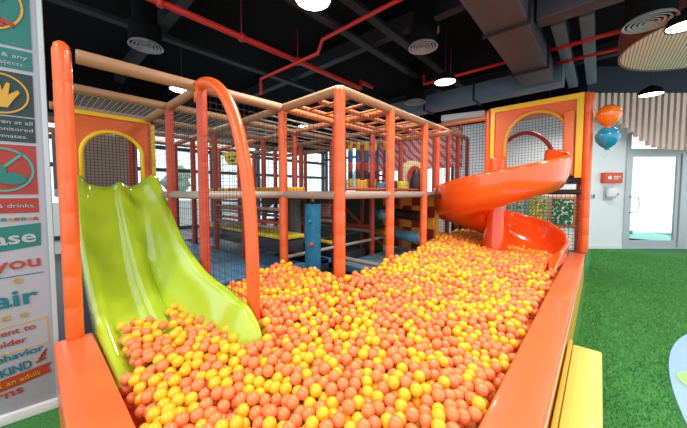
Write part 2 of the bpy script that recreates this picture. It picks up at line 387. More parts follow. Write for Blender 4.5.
# roof beams
beam((-2.70, .25, Z), (-2.66, 1.93, Z), .05); beam((-2.66, 1.93, Z), (-1.79, 1.93, Z), .045); beam((-1.79, 1.93, Z), (-1.79, 3.62, Z), .045)
beam((-1.79, 3.62, Z), (-2.2, 4.95, 2.66), .045); beam(far[0], far[3], .045)
for gx in G[2:]: beam((gx, .18, Z), (gx, YL[-1], Z), .042)
beam((-2.66, 1.93, Z), (-2.66, YL[-1], Z), .04, 'orange_beam')
for i, gy in enumerate(YL):
    if gy == .18: continue
    if gy == 0: beam((-2.70, .18, Z-.1), (G[-1], gy, Z-.1), .04, 'mat_yellow' if False else 'tan_foam')
    elif gy == 1.06: beam((-2.66, gy, Z), (G[-1], gy, Z), .042)
    elif gy == 1.93: beam((-2.66, gy, Z), (G[-1], gy, Z), .042)
    else: beam((-1.79, gy, Z), (G[-1], gy, Z), .04, 'orange_beam' if gy < 3 else 'tan_foam')
# deck level rails
def rail(a, b, r=.038, m='grey_foam'):
    m1 = MB(); sleeve(m1, P(a), P(b), r, 10, .4); m1.build('rail', m, fr)
rail((-2.66, 1.93, DK), (-1.79, 1.93, DK)); rail((-1.79, 1.93, DK), (-1.79, 3.62, DK)); rail((-1.79, 3.62, DK), (-2.2, 4.95, DK)); rail((-2.2, 4.95, DK), (-2.25, 6.65, DK))
rail((-4.35, 1.06, DK), (-2.66, 1.06, DK)); rail((-2.66, 1.06, DK), (-2.66, 1.93, DK))
rail((-1.86, 1.97, DK+.06), (-1.86, 3.6, DK+.06), .016, 'red_foam')
for gy in YL[2:]: rail((-2.66, gy, DK), (G[-1], gy, DK), .034)
for gx in G[1:]: rail((gx, 1.06, DK), (gx, YL[-1], DK), .034)
for z_, m_ in ((1.16, 'red_foam'), (1.1, 'grey_foam'), (1.32, 'grey_foam')):
    rail((-2.7, 2.78, z_), (G[-1], 2.78, z_), .024, m_); rail((-2.7, 1.93, z_-.02), (-4.4, 1.93, z_-.02), .018, m_)
# monkey-bar ladders below the roof
for gx in (-2.1, -2.4): beam((gx, 1.98, Z-.03), (gx, 4.4, Z-.03), .025, 'orange_beam')
for k, y in enumerate(np.arange(2.1, 4.4, .24)):
    m1 = MB(); m1.tube([P((-2.4, y, Z-.03)), P((-1.79, y, Z-.03))], .014, 8); m1.build('rung', 'orange_beam', fr)
for k, x in enumerate(np.arange(-4.2, -2.7, .25)):
    m1 = MB(); m1.tube([P((x, 1.93, Z-.02)), P((x, 4.4, Z-.02))], .012, 8); m1.build('rung', 'grey_foam', fr)
# arch tube
m1 = MB(); pts = []
for k in range(0, 41):
    a = PI/2*k/40; pts.append(P((-2.66+.86*math.sin(a)**.95, 1.04, .55+(2.44-.55)*max(0, math.cos(a))**.62)))
pts = [P((-2.68, 1.05, 2.30)), P((-2.675, 1.05, 2.38))]+pts[1:]+[P((-1.8, 1.04, .3))]
m1.tube(pts, .046, 14); m1.build('arch_tube', 'orange_foam', fr)
# decks
m1 = MB(); m1.box(-6.14, -2.66, 1.97, 4.47, DK-.05, DK-.01, 0); m1.box(-2.66, -1.84, 3.0, 4.47, DK-.05, DK-.01)
m1.v = [tuple(P(v)) for v in m1.v]; m1.build('deck', 'mat_dark', fr)
def deck(name, m_, x0, x1, y0, y1, z, th=.08, lab=None):
    q = MB(); q.box(x0, x1, y0, y1, z-th, z, .01); q.v = [tuple(P(v)) for v in q.v]; q.build(name, m_, fr, label=lab)
deck('platform', 'mat_yellow', -5.2, -2.74, 1.98, 2.3, .98, .05, 'yellow topped platform')
deck('platform_edge', 'mat_dark', -5.2, -2.75, 2.0, 2.3, .92, .16)
deck('platform', 'blue_mat', -5.6, -2.72, 1.12, 1.9, .62, .06, 'blue platform')
deck('platform', 'blue_mat', -5.6, -2.7, 2.0, 2.75, .6, .06, 'lower blue platform')
deck('floor_mat', 'mat_dark', -6.14, -2.3, 2.8, 4.9, .36, .3)
deck('floor_mat', 'mat_dark', -2.64, -1.86, 1.98, 2.8, .40, .36)
deck('floor_mat', 'cyl_blue', -2.64, -1.86, 2.84, 4.4, .52, .1, 'blue grey floor mat')
for y in (2.3, 2.9, 3.5): deck('mat_seam', 'grey_foam', -2.62, -1.88, y, y+.03, .535, .03)
deck('pit_side_mat', 'mat_dark', -1.87, -1.83, 1.98, 4.3, .62, .6)
deck('upper_cushion', 'amber', -4.2, -2.72, 2.02, 2.3, DK+.09, .09, 'amber cushion on the upper deck')
deck('upper_cushion', 'mat_yellow', -5.2, -4.3, 2.02, 2.3, DK+.09, .09, 'yellow cushion on the upper deck')
# nets
def net(p0, u, lu, v, lv, cell=.055, m_='net_black', par=None, off=OFF, rad=.0017, name='safety_net'):
    q = MB(); u = Vector(u).normalized(); v = Vector(v).normalized(); p0 = Vector(p0)+off; w_ = u.cross(v)
    def wire(a, b, s):
        t1 = s*rad; q.add([a+t1, a-t1*.5+w_*rad*.87, a-t1*.5-w_*rad*.87, b+t1, b-t1*.5+w_*rad*.87, b-t1*.5-w_*rad*.87], [(0, 1, 4, 3), (1, 2, 5, 4), (2, 0, 3, 5)])
    for k in range(int(lu/cell)+1): wire(p0+u*k*cell, p0+u*k*cell+v*lv, u)
    for k in range(int(lv/cell)+1): wire(p0+v*k*cell, p0+v*k*cell+u*lu, v)
    return q.build(name, m_, par or fr, recalc=False)
UP = (0, 0, 1)
net((-4.36, 1.06, .4), (1, 0, 0), 1.7, UP, 2.0)
net((-2.64, 1.05, .45), (1, 0, 0), .80, UP, 1.55)
net((-2.66, 1.08, .5), (0, 1, 0), .83, UP, 1.9)
net((-2.64, 1.93, DK), (1, 0, 0), .84, UP, .94)
net((-1.79, 1.96, DK), (0, 1, 0), .8, UP, .94); net((-1.79, 2.80, DK), (0, 1, 0), .8, UP, .94)
net((-2.2, 4.95, .5), (0, 1, 0), 1.7, UP, 2.15)
net((-4.4, 1.93, DK), (1, 0, 0), 1.72, UP, .94, .06)
net((-4.4, .2, Z), (1, 0, 0), .85, (0, 1, 0), .86, .05, 'net_white', name='roof_net')
net((-6.1, 1.08, Z), (1, 0, 0), 2.5, (0, 1, 0), 1.6, .08, 'net_white', name='roof_net')
# brick print panel with arch opening (on the lower level)
q = MB(); A0, A1, zt = -4.40, -3.40, 1.43; cx_, rr = -3.95, .32; out = []
arc = [(cx_+rr*math.cos(a), .98+rr*math.sin(a)*1.05) for a in np.linspace(0, PI, 17)]
top = [(A1-(A1-A0)*i/16, zt) for i in range(17)]
rows = [[(x, 2.72, z) for x, z in arc], [(x, 2.72, z) for x, z in top]]
q.grid(rows, False); q.box(A0, cx_-rr, 2.715, 2.725, .62, .98); q.box(cx_+rr, A1, 2.715, 2.725, .62, 1.0)
q.add([(A1, 2.72, .98), (A1, 2.72, zt), (cx_+rr, 2.72, .98)], [(0, 1, 2)])
q.v = [tuple(P(v)) for v in q.v]; solidify(q.build('brick_panel', 'brick', fr, label='brick printed panel with arch opening'), .02)
q = MB(); q.box(-4.0, -3.85, 2.9, 2.98, .6, 1.4, .01); q.box(-3.85, -3.65, 2.9, 2.98, 1.28, 1.4); q.box(-3.85, -3.65, 2.9, 2.98, .98, 1.02)
q.v = [tuple(P(v)) for v in q.v]; q.build('rope_ladder_post', 'bag_blue', fr, label='blue padded post behind the arch')
# checker climbing wall (yellow / maroon) far lower level
q = MB()
for i in range(5):
    for j in range(5):
        q.box(-3.05+.2*i, -3.05+.2*i+.198, 4.5, 4.56, .5+.19*j, .5+.19*j+.188, mi=(i+j) % 2)
q.v = [tuple(P(v)) for v in q.v]; q.build('checker_panel', ['amber', 'maroon'], fr, label='amber and maroon checkered padded panel')
q = MB(); q.box(-2.38, -2.02, 4.62, 4.68, .5, 1.42, .01); q.v = [tuple(P(v)) for v in q.v]; q.build('climb_panel', 'amber', fr, label='perforated amber panel beside the checkered panel')
for x0_, x1_, y_, z_, m_ in ((-4.4, -2.66, 3.62, .95, 'red_foam'), (-4.4, -2.66, 3.62, .88, 'grey_foam'), (-2.66, -1.79, 2.78, .62, 'grey_foam'), (-5.2, -2.66, 2.78, .8, 'mat_yellow')): rail((x0_, y_, z_), (x1_, y_, z_), .028, m_)
rail((-3.5, 3.6, 1.42), (-3.0, 4.4, .5), .03, 'red_foam')
rail((-2.66, 1.93, .75), (-2.66, 4.47, .75), .022, 'grey_foam'); rail((-3.53, 1.93, .7), (-3.53, 4.47, .7), .022, 'grey_foam')
deck('wall_mat', 'brick', -3.5, -2.72, 2.74, 2.78, 1.35, .2, 'brick printed lintel pad')
deck('wall_mat', 'dark_green_mat', -6.14, -3.08, 4.5, 4.56, 1.4, 1.1, 'dark leafy print mat')
deck('floor_step', 'bag_navy', -3.5, -2.7, 2.3, 2.7, .6, .25, 'navy foam step')
deck('floor_step', 'mat_dark', -3.4, -2.7, 3.0, 3.5, .62, .26)
q = MB(); q.box(-3.42, -3.3, 2.6, 2.72, .36, 1.4, .02); q.v = [tuple(P(v)) for v in q.v]; q.build('padded_column', 'speckle_mat', fr, label='speckled grey padded column')
# tower deck panels around the upper level
q = MB()
for x in np.arange(-3.1, -2.62, .1):
    for z in np.arange(DK+.03, DK+.38, .09): q.box(x, x+.085, 4.1, 4.12, z, z+.03); q.box(x, x+.03, 4.1, 4.12, z, z+.09)
q.v = [tuple(P(v)) for v in q.v]; q.build('lattice_panel', 'bag_red', fr, label='red lattice panel')

# ------------------------------------------------------------------ things in the frame
def roller(name, label, a, b, r, m1_, m2_):
    t = thing(name, label, 'foam roller', a); b = Vector(b)-Vector(a); q = MB(); q.tube([Vector((0, 0, 0)), b*.02, b*.98, b], [r*.85, r, r, r*.85], 20); q.build('roller_body', m1_, t)
    q = MB(); q.tube([b, b*1.03], [r*.8, r*.6], 20); q.build('end_cap', m2_, t)
roller('foam_roller', 'dark brown foam roller in front of the amber panel', (-2.62, 4.3, 1.13), (-1.98, 4.02, 1.12), .085, 'dark_vinyl', 'cyl_blue')
roller('foam_roller', 'pale blue foam roller below the dark brown one', (-2.5, 4.1, .80), (-1.98, 3.9, .80), .09, 'cyl_blue', 'cyl_blue')
roller('foam_roller', 'blue grey foam roller end beside the middle orange post', (-2.9, 4.0, 1.14), (-2.5, 3.72, 1.14), .08, 'cyl_blue', 'cyl_blue')
roller('foam_roller', 'amber foam roller low beside the pale blue one', (-2.95, 4.2, .78), (-2.56, 4.08, .78), .085, 'amber', 'amber')
def bag(x, y, label, cols):
    t = thing('hanging_bag', label, 'punch bag', (x, y, DK+.12), group='striped hanging bags on the upper deck'); z = 0
    q = MB(); q.tube([(0, 0, .78), (0, 0, Z-DK-.14)], .006, 6); q.build('rope', 'grey_foam', t)
    for c, hgt in cols:
        q = MB(); r = .042; q.lathe([(.001, z), (r*.9, z+.003), (r, z+.02), (r, z+hgt-.02), (r*.9, z+hgt-.003), (.001, z+hgt)], n=16); q.build('bag_segment', c, t); z += hgt
st = [('bag_yel', .14), ('bag_navy', .14), ('bag_red', .15), ('bag_blue', .2), ('bag_yel', .15)]
for k, (x, y, l) in enumerate([(-3.26, 3.79, 'striped hanging bag, leftmost of the five'), (-3.17, 3.89, 'striped hanging bag, second from the left of five'), (-3.06, 3.99, 'striped hanging bag, middle one of the five'), (-2.95, 4.08, 'striped hanging bag just left of the red rear post'), (-2.81, 4.21, 'striped hanging bag, rightmost of the five')]): bag(x, y, l, st)
def soft_cyl(x, y, r, h, m_, label, name='foam_cylinder', cat='foam block', z=DK):
    q = MB(); q.lathe([(.001, 0), (r*.93, 0), (r, .02), (r, h-.02), (r*.93, h), (.001, h)], n=20); o = q.build(name, m_, label=label, cat=cat); o.location = (x, y, z); return o
soft_cyl(-2.62, 3.3, .085, .2, 'amber', 'amber foam cylinder on the upper deck under the hanging bags')
soft_cyl(-2.56, 3.74, .075, .18, 'cyl_blue', 'pale blue foam cylinder on the upper deck')
soft_cyl(-2.36, 3.72, .08, .2, 'bag_navy', 'navy foam cylinder on the upper deck next to the pale blue one')
q = MB(); q.box(-.12, .12, -.1, .1, 0, .2, .02); o = q.build('foam_block', 'mat_yellow', label='yellow foam block beside the dark cone on upper deck', cat='foam block'); o.location = (-2.42, 4.0, DK)
q = MB(); q.lathe([(.001, .46), (.05, .42), (.11, .25), (.14, .02), (.12, 0), (.001, 0)], n=20); o = q.build('foam_cone', 'dark_vinyl', label='dark foam cone before the red disc on upper deck', cat='foam cone'); o.location = (-2.48, 4.7, DK)
t = thing('disc_obstacle', 'cream arched panel carrying a large red disc on the upper deck', 'play panel', (-2.92, 5.35, DK), math.radians(25))
t.scale = (.78, 1, .8)
q = MB(); q.plate([(-.33, 0)]+[(.33*math.cos(a), .55+.3*math.sin(a)) for a in np.linspace(PI, 0, 15)]+[(.33, 0)], 0, .06); q.build('arched_panel', 'cream', t)
q = MB(); q.plate([(.08+.19*math.cos(a), .45+.27*math.sin(a)) for a in np.linspace(0, 2*PI, 28, endpoint=False)], -.03, 0); q.build('disc', 'bag_red', t)
q = MB(); q.box(-3.3, -2.3, 4.5, 5.9, DK-.05, DK-.005); q.build('side_deck', 'grey_foam', label='grey deck board carrying the red disc panel', cat='deck')
# round smiling face panel hanging on the net
t = thing('face_panel', 'round yellow face shaped panel hanging behind the arch tube', 'play panel', (-4.32, 2.17, 2.03), math.radians(42))
t.scale = (.72, 1, .72)
q = MB(); q.plate([(.17*math.cos(a), .15*math.sin(a)) for a in np.linspace(0, 2*PI, 28, endpoint=False)], 0, .04)
q.build('face_disc', 'mat_yellow', t)
for s in (-1, 1):
    q = MB(); q.plate([(s*.17+.05*math.cos(a), .09+.05*math.sin(a)) for a in np.linspace(0, 2*PI, 16, endpoint=False)], .005, .035); q.build('ear', 'mat_yellow', t)
    q = MB(); q.plate([(s*.06+.02*math.cos(a), .03+.02*math.sin(a)) for a in np.linspace(0, 2*PI, 12, endpoint=False)], -.01, 0); q.build('eye', 'bag_navy', t)
q = MB(); q.plate([(.05*math.cos(a), -.05+.02*math.sin(a)) for a in np.linspace(0, 2*PI, 12, endpoint=False)], -.01, 0); q.build('mouth', 'bag_navy', t)
q = MB(); q.tube([(0, .02, .14), (0, .02, .40)], .005, 6); q.build('cord', 'net_black', t)
# teal plush climbing column
t = thing('climbing_column', 'fuzzy teal blue hanging climbing column with red and white holds', 'climbing column', (-2.40, 2.14, .42))
q = MB(); rows = []
for i in range(22):
    z = i*.045; rows.append([((.088+.012*noise.noise(Vector((math.cos(a)*2, math.sin(a)*2, z*9))))*math.cos(a), (.088+.012*noise.noise(Vector((math.cos(a)*2, math.sin(a)*2, z*9+4))))*math.sin(a), z) for a in np.linspace(0, 2*PI, 24, endpoint=False)])
q.grid(rows, True, closed=True); q.build('column_body', 'teal_plush', t)
for (a, z, r, m_) in ((-.9, .50, .028, 'bag_red'), (-.6, .22, .035, 'white'), (-1.1, .75, .025, 'teal_plush')):
    q = MB(); q.tube([(math.cos(a)*.085, math.sin(a)*.085, z), (math.cos(a)*.115, math.sin(a)*.115, z)], [r, r*.5], 8); q.build('hold', m_, t)
q = MB(); q.tube([(0, 0, .94), (0, 0, DK-.42-.05)], .02, 8); q.build('strap', 'dark_vinyl', t)

# ------------------------------------------------------------------ left slide tower (lime slide)
t = thing('slide_tower', 'orange padded arch panel with yellow trim above the lime slide', 'slide tower', (-4.42, .72, 0))
ya, yb, z0, z1 = .22, 1.13, 1.5, 2.41; yc = .70; rr = .29; zc = 1.94
def arch_panel(x0, x1):
    q = MB(); ins = [(yc-rr, z0+.05)]+[(yc+rr*math.cos(a), zc+rr*math.sin(a)*.95) for a in np.linspace(PI, 0, 19)]+[(yc+rr, z0+.05)]
    outp = [(ya, z0+.05)]+[(ya+(yb-ya)*i/18, z1) for i in range(19)]+[(yb, z0+.05)]
    outp[1] = (ya, z1); rows = [[(x0, a, b) for a, b in ins], [(x0, a, b) for a, b in outp], [(x1, a, b) for a, b in outp], [(x1, a, b) for a, b in ins], [(x0, a, b) for a, b in ins]]
    q.grid(rows, False); return q
q = arch_panel(0, .06); q.v = [(x, y-.72, z) for x, y, z in q.v]; q.build('arch_panel', 'tower_orange', t)
q = MB(); q.tube([(.07, yc-rr-.72, z0+.05)]+[(.07, yc-.72+rr*math.cos(a), zc+rr*math.sin(a)*.95) for a in np.linspace(PI, 0, 25)]+[(.07, yc+rr-.72, z0+.05)], .024, 8); q.build('arch_trim', 'yellow', t)
q = MB(); q.box(.04, .085, ya-.72, yb-.72, z1-.035, z1+.01); q.box(.04, .085, yb-.72-.045, yb-.72, z0, z1); q.build('edge_trim', 'yellow', t)
net((-4.45, .25, 1.5), (0, 1, 0), .85, UP, .85, .035, 'net_black', t, Vector((4.42, -.72, 0)), .003, 'opening_net')
q = MB(); q.box(-.9, 0, ya-.72, yb-.72, 1.44, 1.54, .01); q.build('landing', 'mat_dark', t)
q = MB(); q.box(-.86, -.84, ya-.72, yb-.72, 1.54, 2.3); q.build('rear_panel', 'grey_foam', t, label='grey rear panel')
# ------------------------------------------------------------------ lime double slide
sx = [-4.36, -4.2, -4.05, -3.92, -3.7, -3.3, -3.0, -2.77, -2.55, -2.38, -2.15, -1.9, -1.7, -1.55]
sz = [1.55, 1.55, 1.48, 1.37, 1.21, .93, .73, .60, .50, .45, .41, .38, .36, .35]
XS = np.linspace(-4.36, -1.55, 60); ZS = np.interp(XS, sx, sz)
ZS = np.convolve(np.pad(ZS, 2, 'edge'), np.ones(5)/5, 'valid')
ridge = np.interp(XS, [-4.36, -4.25, -3.9, -3.3, -2.8, -2.0, -1.72, -1.6, -1.55], [.13, .17, .19, .27, .35, .39, .37, .29, .12])
def ysides(x): return float(np.interp(x, [-4.36, -3.4], [.345, .30])), float(np.interp(x, [-4.36, -3.6, -3.0, -1.6], [1.10, 1.04, .985, .965]))
rows = []; slide_pts = []
for x, z, rg in zip(XS, ZS, ridge):
    a, b = ysides(x); c = (a+b)/2+.01; lr = float(np.interp(x, [-4.36, -4.2, -2.5, -1.8, -1.55], [.10, .14, .12, .09, .03])); ch = float(np.interp(x, [-4.36, -4.2, -1.9, -1.55], [.03, .075, .075, .03]))
    prof = [(a, -.06), (a, lr*.9), (a+.012, lr), (a+.035, lr), (a+.055, lr*.85), (a+.09, lr*.3), (a+.13, .03), (a+.2, 0)]
    prof += [(c-.09, 0), (c-.045, ch*.35), (c-.025, ch*.85), (c, ch), (c+.025, ch*.85), (c+.045, ch*.35), (c+.09, 0)]
    prof += [(b-.25, 0), (b-.205, .02), (b-.16, rg*.25), (b-.09, rg*.72), (b-.05, rg*.93), (b-.03, rg), (b-.008, rg*.98), (b, rg*.9), (b, -.06)]
    rows.append([(-4.36+(x+4.36)*(.85+.15*min(1, max(0, (yy-a)/(b-a)))), yy, z+zz) for yy, zz in prof]); slide_pts += rows[-1]
t = thing('slide', 'lime green double lane slide running down into the ball pit', 'slide', (-4.36, .7, 0))
q = MB(); q.grid([[Vector(p)-Vector((-4.36, .7, 0)) for p in r] for r in rows], True)
o = q.build('chute', 'lime', t, recalc=False); solidify(o, .018, -1)
md = o.modifiers.new('sub', 'SUBSURF'); md.levels = 1; md.render_levels = 1
q = MB(); q.box(-.04, .06, -.40, .40, 1.40, 1.56, .02); q.build('top_lip', 'lime_dark', t)
q = MB(); xx = np.linspace(-4.3, -2.1, 20); q.plate([(x+4.36, float(np.interp(x, XS, ZS))-.07) for x in xx]+[(xx[-1]+4.36, .02), (.06, .02)], -.345, -.33); q.build('skirt', 'bag_navy', t, label='navy side skirt')
for x in (.6, 1.5):
    zz = float(np.interp(x-4.36, XS, ZS))
    q = MB(); q.box(x-.03, x+.03, -.3, .22, 0, zz-.09); q.build('support', 'mat_dark', t)

# ------------------------------------------------------------------ spiral slide and its tower
TY = 6.2; TL, TR, TZ = -1.70, -.18, 3.19
t = thing('slide_tower', 'tall orange tower with yellow trim and arched opening above the spiral slide', 'slide tower', ((TL+TR)/2, TY, 0)); TO = Vector(((TL+TR)/2, TY, 0))
for x, m_ in ((TL, 'orange_foam'), (TR, 'orange_foam')):
    for y in (TY, TY+1.3):
        xx = x if y == TY or x == TL else -.30
        q = MB(); sleeve(q, Vector((xx, y, 0 if y > TY else (HP if x == TR else 0)))-TO, Vector((xx, y, TZ-.08))-TO, .066 if x == TR else .055, 14, .28); q.build('post', m_, t)
ins = [(-1.38, 1.78), (-1.38, 2.3)]+[(-.90+.48*math.cos(a), 2.42+.52*math.sin(a)) for a in np.linspace(PI, 0, 19)]+[(-.42, 2.3), (-.42, 1.78)]
outp = [(TL+.06, 1.78), (TL+.06, 2.3)]+[(TL+.06+(TR-TL-.12)*i/18, TZ-.1) for i in range(19)]+[(TR-.06, 2.3), (TR-.06, 1.78)]
def arr(y0, y1): return [[Vector((a, TY+y, b))-TO for a, b in L] for L, y in ((ins, y0), (outp, y0), (outp, y1), (ins, y1), (ins, y0))]
q = MB(); q.grid(arr(-.03, .05), False); q.build('arch_panel', 'tower_orange', t)
q = MB(); q.tube([Vector((a, TY-.05, b))-TO for a, b in ins], .035, 10); q.build('arch_trim', 'amber', t)
q = MB(); hw = (TR-TL)/2
q.box(-hw+.06, hw-.06, -.075, -.03, TZ-.15, TZ-.06); q.box(hw-.15, hw-.06, -.07, -.03, 1.74, TZ-.15); q.box(-hw+.06, -hw+.13, -.07, -.03, 1.74, TZ-.15); q.build('edge_trim', 'yellow', t)
q = MB(); q.box(-hw, hw, -.02, 1.3, TZ-.09, TZ-.05, .01); q.build('roof_pad', 'orange_beam', t)
q = MB(); q.box(hw-.31, hw-.17, -.2, -.075, 1.78, 2.85, .03); q.build('side_bolster', 'orange_vinyl', t)
q = MB(); q.box(-hw+.06, hw, .05, 1.3, 1.66, 1.78, .01); q.build('landing', 'mat_dark', t)
q = MB(); q.tube([Vector((-.3+.55*math.cos(a), .9, 2.0+.75*math.sin(a))) for a in np.linspace(PI*.75, 0, 16)], .04, 8); q.build('inner_arch', 'red_foam', t)
q = MB(); sleeve(q, (-hw, 0, 1.5), (hw, 0, 1.5), .045); q.build('cross_rail', 'dark_vinyl', t)
q = MB(); sleeve(q, (-2.8+.92, 0, 2.98), (-hw, 0, 2.98), .05); q.build('cross_rail', 'orange_beam', t)
q = MB(); sleeve(q, (-2.8+.92, .0, 0), (-2.8+.92, 0, 3.0), .045); q.build('post', 'red_foam', t)
net((-hw, 0, .05), (1, 0, 0), 2*hw, UP, 1.45, .06, 'net_black', t, Vector((0, 0, 0)), .004)
net((-1.88, 0, .3), (1, 0, 0), 1.88-hw, UP, 2.66, .06, 'net_black', t, Vector((0, 0, 0)), .004)
net((-hw, 1.3, 1.78), (1, 0, 0), 2*hw, UP, 1.36, .06, 'net_black', t, Vector((0, 0, 0)), .004)
net((hw, .05, .1), (0, 1, 0), 1.25, UP, 3.0, .06, 'net_black', t, Vector((0, 0, 0)), .004)
# spiral
CX, CY = -1.25, 5.05; RI, RO = .13, .92
t = thing('spiral_slide', 'glossy orange spiral slide curling down from the tower into the balls', 'slide', (CX, CY, 0)); SO = Vector((CX, CY, 0))
def sect(rh):      # offsets across the chute: fraction from inner to outer, height
    return [(0, .10), (.01, .06), (.06, .02), (.15, 0), (.35, -.01), (.55, 0), (.72, .03), (.84, .10), (.92, .22), (.965, .36), (.985, rh-.02), (1.0, rh), (1.03, rh), (1.035, rh-.04), (1.0, .2), (.93, .06)]
rows = []; spiral_pts = []
def frame_row(center_in, dir_out, z, rh, width):
    return [Vector(center_in)+Vector(dir_out)*(f*width)+Vector((0, 0, z+h)) for f, h in sect(rh)]
# entry straight piece from the opening
for k in range(5):
    y = TY-.02-(.55*k/5); rows.append(frame_row((-1.30, y, 0), (1, 0, 0), 1.80-.02*k, .42+.01*k, .78))
a0, a1 = math.radians(52), math.radians(-360)
NA = 100
for k in range(NA+1):
    f = k/NA; a = a0+(a1-a0)*f; z = 1.72+(.36-1.72)*f**.95; rh = .48+.04*math.sin(f*PI) if f < .9 else .48-.06*(f-.9)*10
    rows.append(frame_row((CX+RI*math.cos(a), CY+RI*math.sin(a), 0), (math.cos(a), math.sin(a), 0), z, rh, RO-RI))
for k in range(1, 9):
    y = CY-.95*k/8; rows.append(frame_row((CX+RI-.03*k/8, y, 0), (1, 0, 0), .36-.03*k/8, .42-.24*(k/8)**2, RO-RI-.045*k/8))
for r in rows: spiral_pts += [tuple(p) for p in r]
q = MB(); q.grid([[p-SO for p in r] for r in rows], True)
o = q.build('chute', 'spiral', t, recalc=False); solidify(o, .012, 0)
q = MB(); q.lathe([(.001, .2), (.24, .2), (.2, .6), (.14, .95), (.13, 1.1), (.13, 2.02), (.12, 2.05), (.001, 2.06)], n=28); q.build('centre_pole', 'spiral', t)

# ------------------------------------------------------------------ balls
D = .063
ctrl = [(-.4, .4, .41), (-.4, 2, .43), (-.4, 3.4, .45), (-.45, 4.5, .54), (-.5, 5.8, .5), (-1.8, 1.06, .70), (-1.8, 1.9, .76), (-1.8, 2.8, .78), (-1.8, 3.6, .82), (-2.15, 4.6, .80), (-2.1, 6, .72),
        (-2.6, 1.85, .74), (-2.6, 1.2, .64), (-1.2, .5, .43), (-2.15, .42, .55), (-2.45, .4, .55), (-1.75, .4, .46), (-2.3, .7, .54), (-1.9, .75, .57), (-1.1, 2, .58), (-1.1, 3.2, .68), (-.8, 2.6, .52), (-1.2, 5.7, .6), (-.7, 4.4, .58), (-.8, 5.1, .54), (-1.05, 4.5, .62), (-1.4, 1.2, .55), (-1.5, 4.1, .76), (-1.0, 3.8, .66)]
CP = np.array(ctrl)
def heap(x, y):
    x = np.atleast_1d(x); y = np.atleast_1d(y)
    d2 = (x[:, None]-CP[None, :, 0])**2+(y[:, None]-CP[None, :, 1])**2
    ww = 1/(d2+.06)**1.6; return (ww*CP[None, :, 2]).sum(1)/ww.sum(1)
def inside(x, y):
    xl = np.where(y < 1.06, -2.66, np.where(y < 1.93, -2.62, np.where(y < 3.7, -1.79, -1.79-.41*np.clip((y-3.62)/1.33, 0, 1))))
    return (x > xl+D/2) & (x < -.36-D/2) & (y > .275+D/2) & (y < 6.1)
SL = .125
n = 60000; bx_ = RNG.uniform(-2.66, -.36, n); by_ = RNG.uniform(.28, 6.1, n)
ok = inside(bx_, by_); bx_, by_ = bx_[ok], by_[ok]
area = 2.3*5.82*len(bx_)/n
NB = int(area*SL*.72/(PI/6*D**3)); bx_, by_ = bx_[:NB], by_[:NB]
hz = heap(bx_, by_); dp = RNG.uniform(0, SL, NB)
Pp = np.stack([bx_, by_, dp], 1)        # third = depth below the surface
TOP = RNG.uniform(-.03, .012, NB)
for it in range(45):
    Zr = heap(Pp[:, 0], Pp[:, 1])-D/2-Pp[:, 2]
    W = np.stack([Pp[:, 0], Pp[:, 1], Zr], 1)
    kd = kdtree.KDTree(NB)
    for i in range(NB): kd.insert(W[i], i)
    kd.balance(); mv = np.zeros_like(W)
    for i in range(NB):
        for c_, j, ds in kd.find_range(W[i], D):
            if j > i:
                dv = W[i]-W[j]; ds = max(ds, 1e-4); pu = dv/ds*(D-ds)*.5; mv[i] += pu; mv[j] -= pu
    W += mv*.9
    x_, y_ = W[:, 0], W[:, 1]
    x_ = np.clip(x_, -2.63, -.36-D/2); y_ = np.clip(y_, .275+D/2, 6.08)
    dn = heap(x_, y_)-D/2-W[:, 2]; dn = np.clip(dn-.0015, TOP, SL)
    Pp = np.stack([x_, y_, dn], 1)
Zr = heap(Pp[:, 0], Pp[:, 1])-D/2-Pp[:, 2]
W = np.stack([Pp[:, 0], Pp[:, 1], Zr], 1)
W = W[inside(W[:, 0], W[:, 1])]
obs = kdtree.KDTree(len(slide_pts)*3+len(spiral_pts)*2+200); c_ = 0
def dens(rws, k):
    out = []
    for A_, B_ in zip(rws[:-1], rws[1:]):
        for f in range(k):
            out.append([Vector(p).lerp(Vector(q_), f/k) for p, q_ in zip(A_, B_)])
    return out
keep = np.ones(len(W), bool)
def near_surface(pts, rad):
    kd = kdtree.KDTree(len(pts))
    for i, p in enumerate(pts): kd.insert(p, i)
    kd.balance()
    for i in range(len(W)):
        if keep[i] and kd.find(W[i])[2] < rad: keep[i] = False
near_surface([Vector(p) for p in spiral_pts], D/2+.006)
# lime chute: balls must lie above it, or outside it
a_, b_ = .30, .985
zs = np.interp(W[:, 0], XS, ZS)
on = (W[:, 0] < -1.97+.4*np.clip((W[:, 1]-.3)/.68, 0, 1)) & (W[:, 1] < b_+D/2)
rgt = np.interp(W[:, 0], XS, ridge)
yy = W[:, 1]
surf = zs+np.where(yy < .39, .12, 0)+np.where(np.abs(yy-.66) < .05, .07, 0)+np.where(yy > b_-.14, rgt, 0)
keep &= ~(on & (W[:, 2] < surf+D/2))
keep &= ~((yy < .35+D/2) & (W[:, 0] < -1.98))
for (px_, py_, r_) in [(-1.79, 1.93, .054), (-1.79, 2.78, .05), (-1.79, 3.62, .048), (-1.8, 1.04, .046), (-2.66, 1.06, .045), (-2.66, 1.93, .048), (-2.2, 4.95, .05), (-2.22, 5.5, .042), (-2.23, 6.04, .042), (CX, CY, .2)]:
    keep &= np.hypot(W[:, 0]-px_, W[:, 1]-py_) > r_+D/2
W = W[keep]; NB = len(W)
def is_yellow(p):
    g = noise.noise(Vector((p[0]*2.2, p[1]*2.2, 3.1)))*.38
    back = .20*min(1, max(0, (-p[0]-1.0)))+(.06 if p[1] > 3.5 else 0)
    return random.random() < .32+g+back
yl = np.array([is_yellow(p) for p in W])
dz_ = heap(W[:, 0], W[:, 1])-W[:, 2]
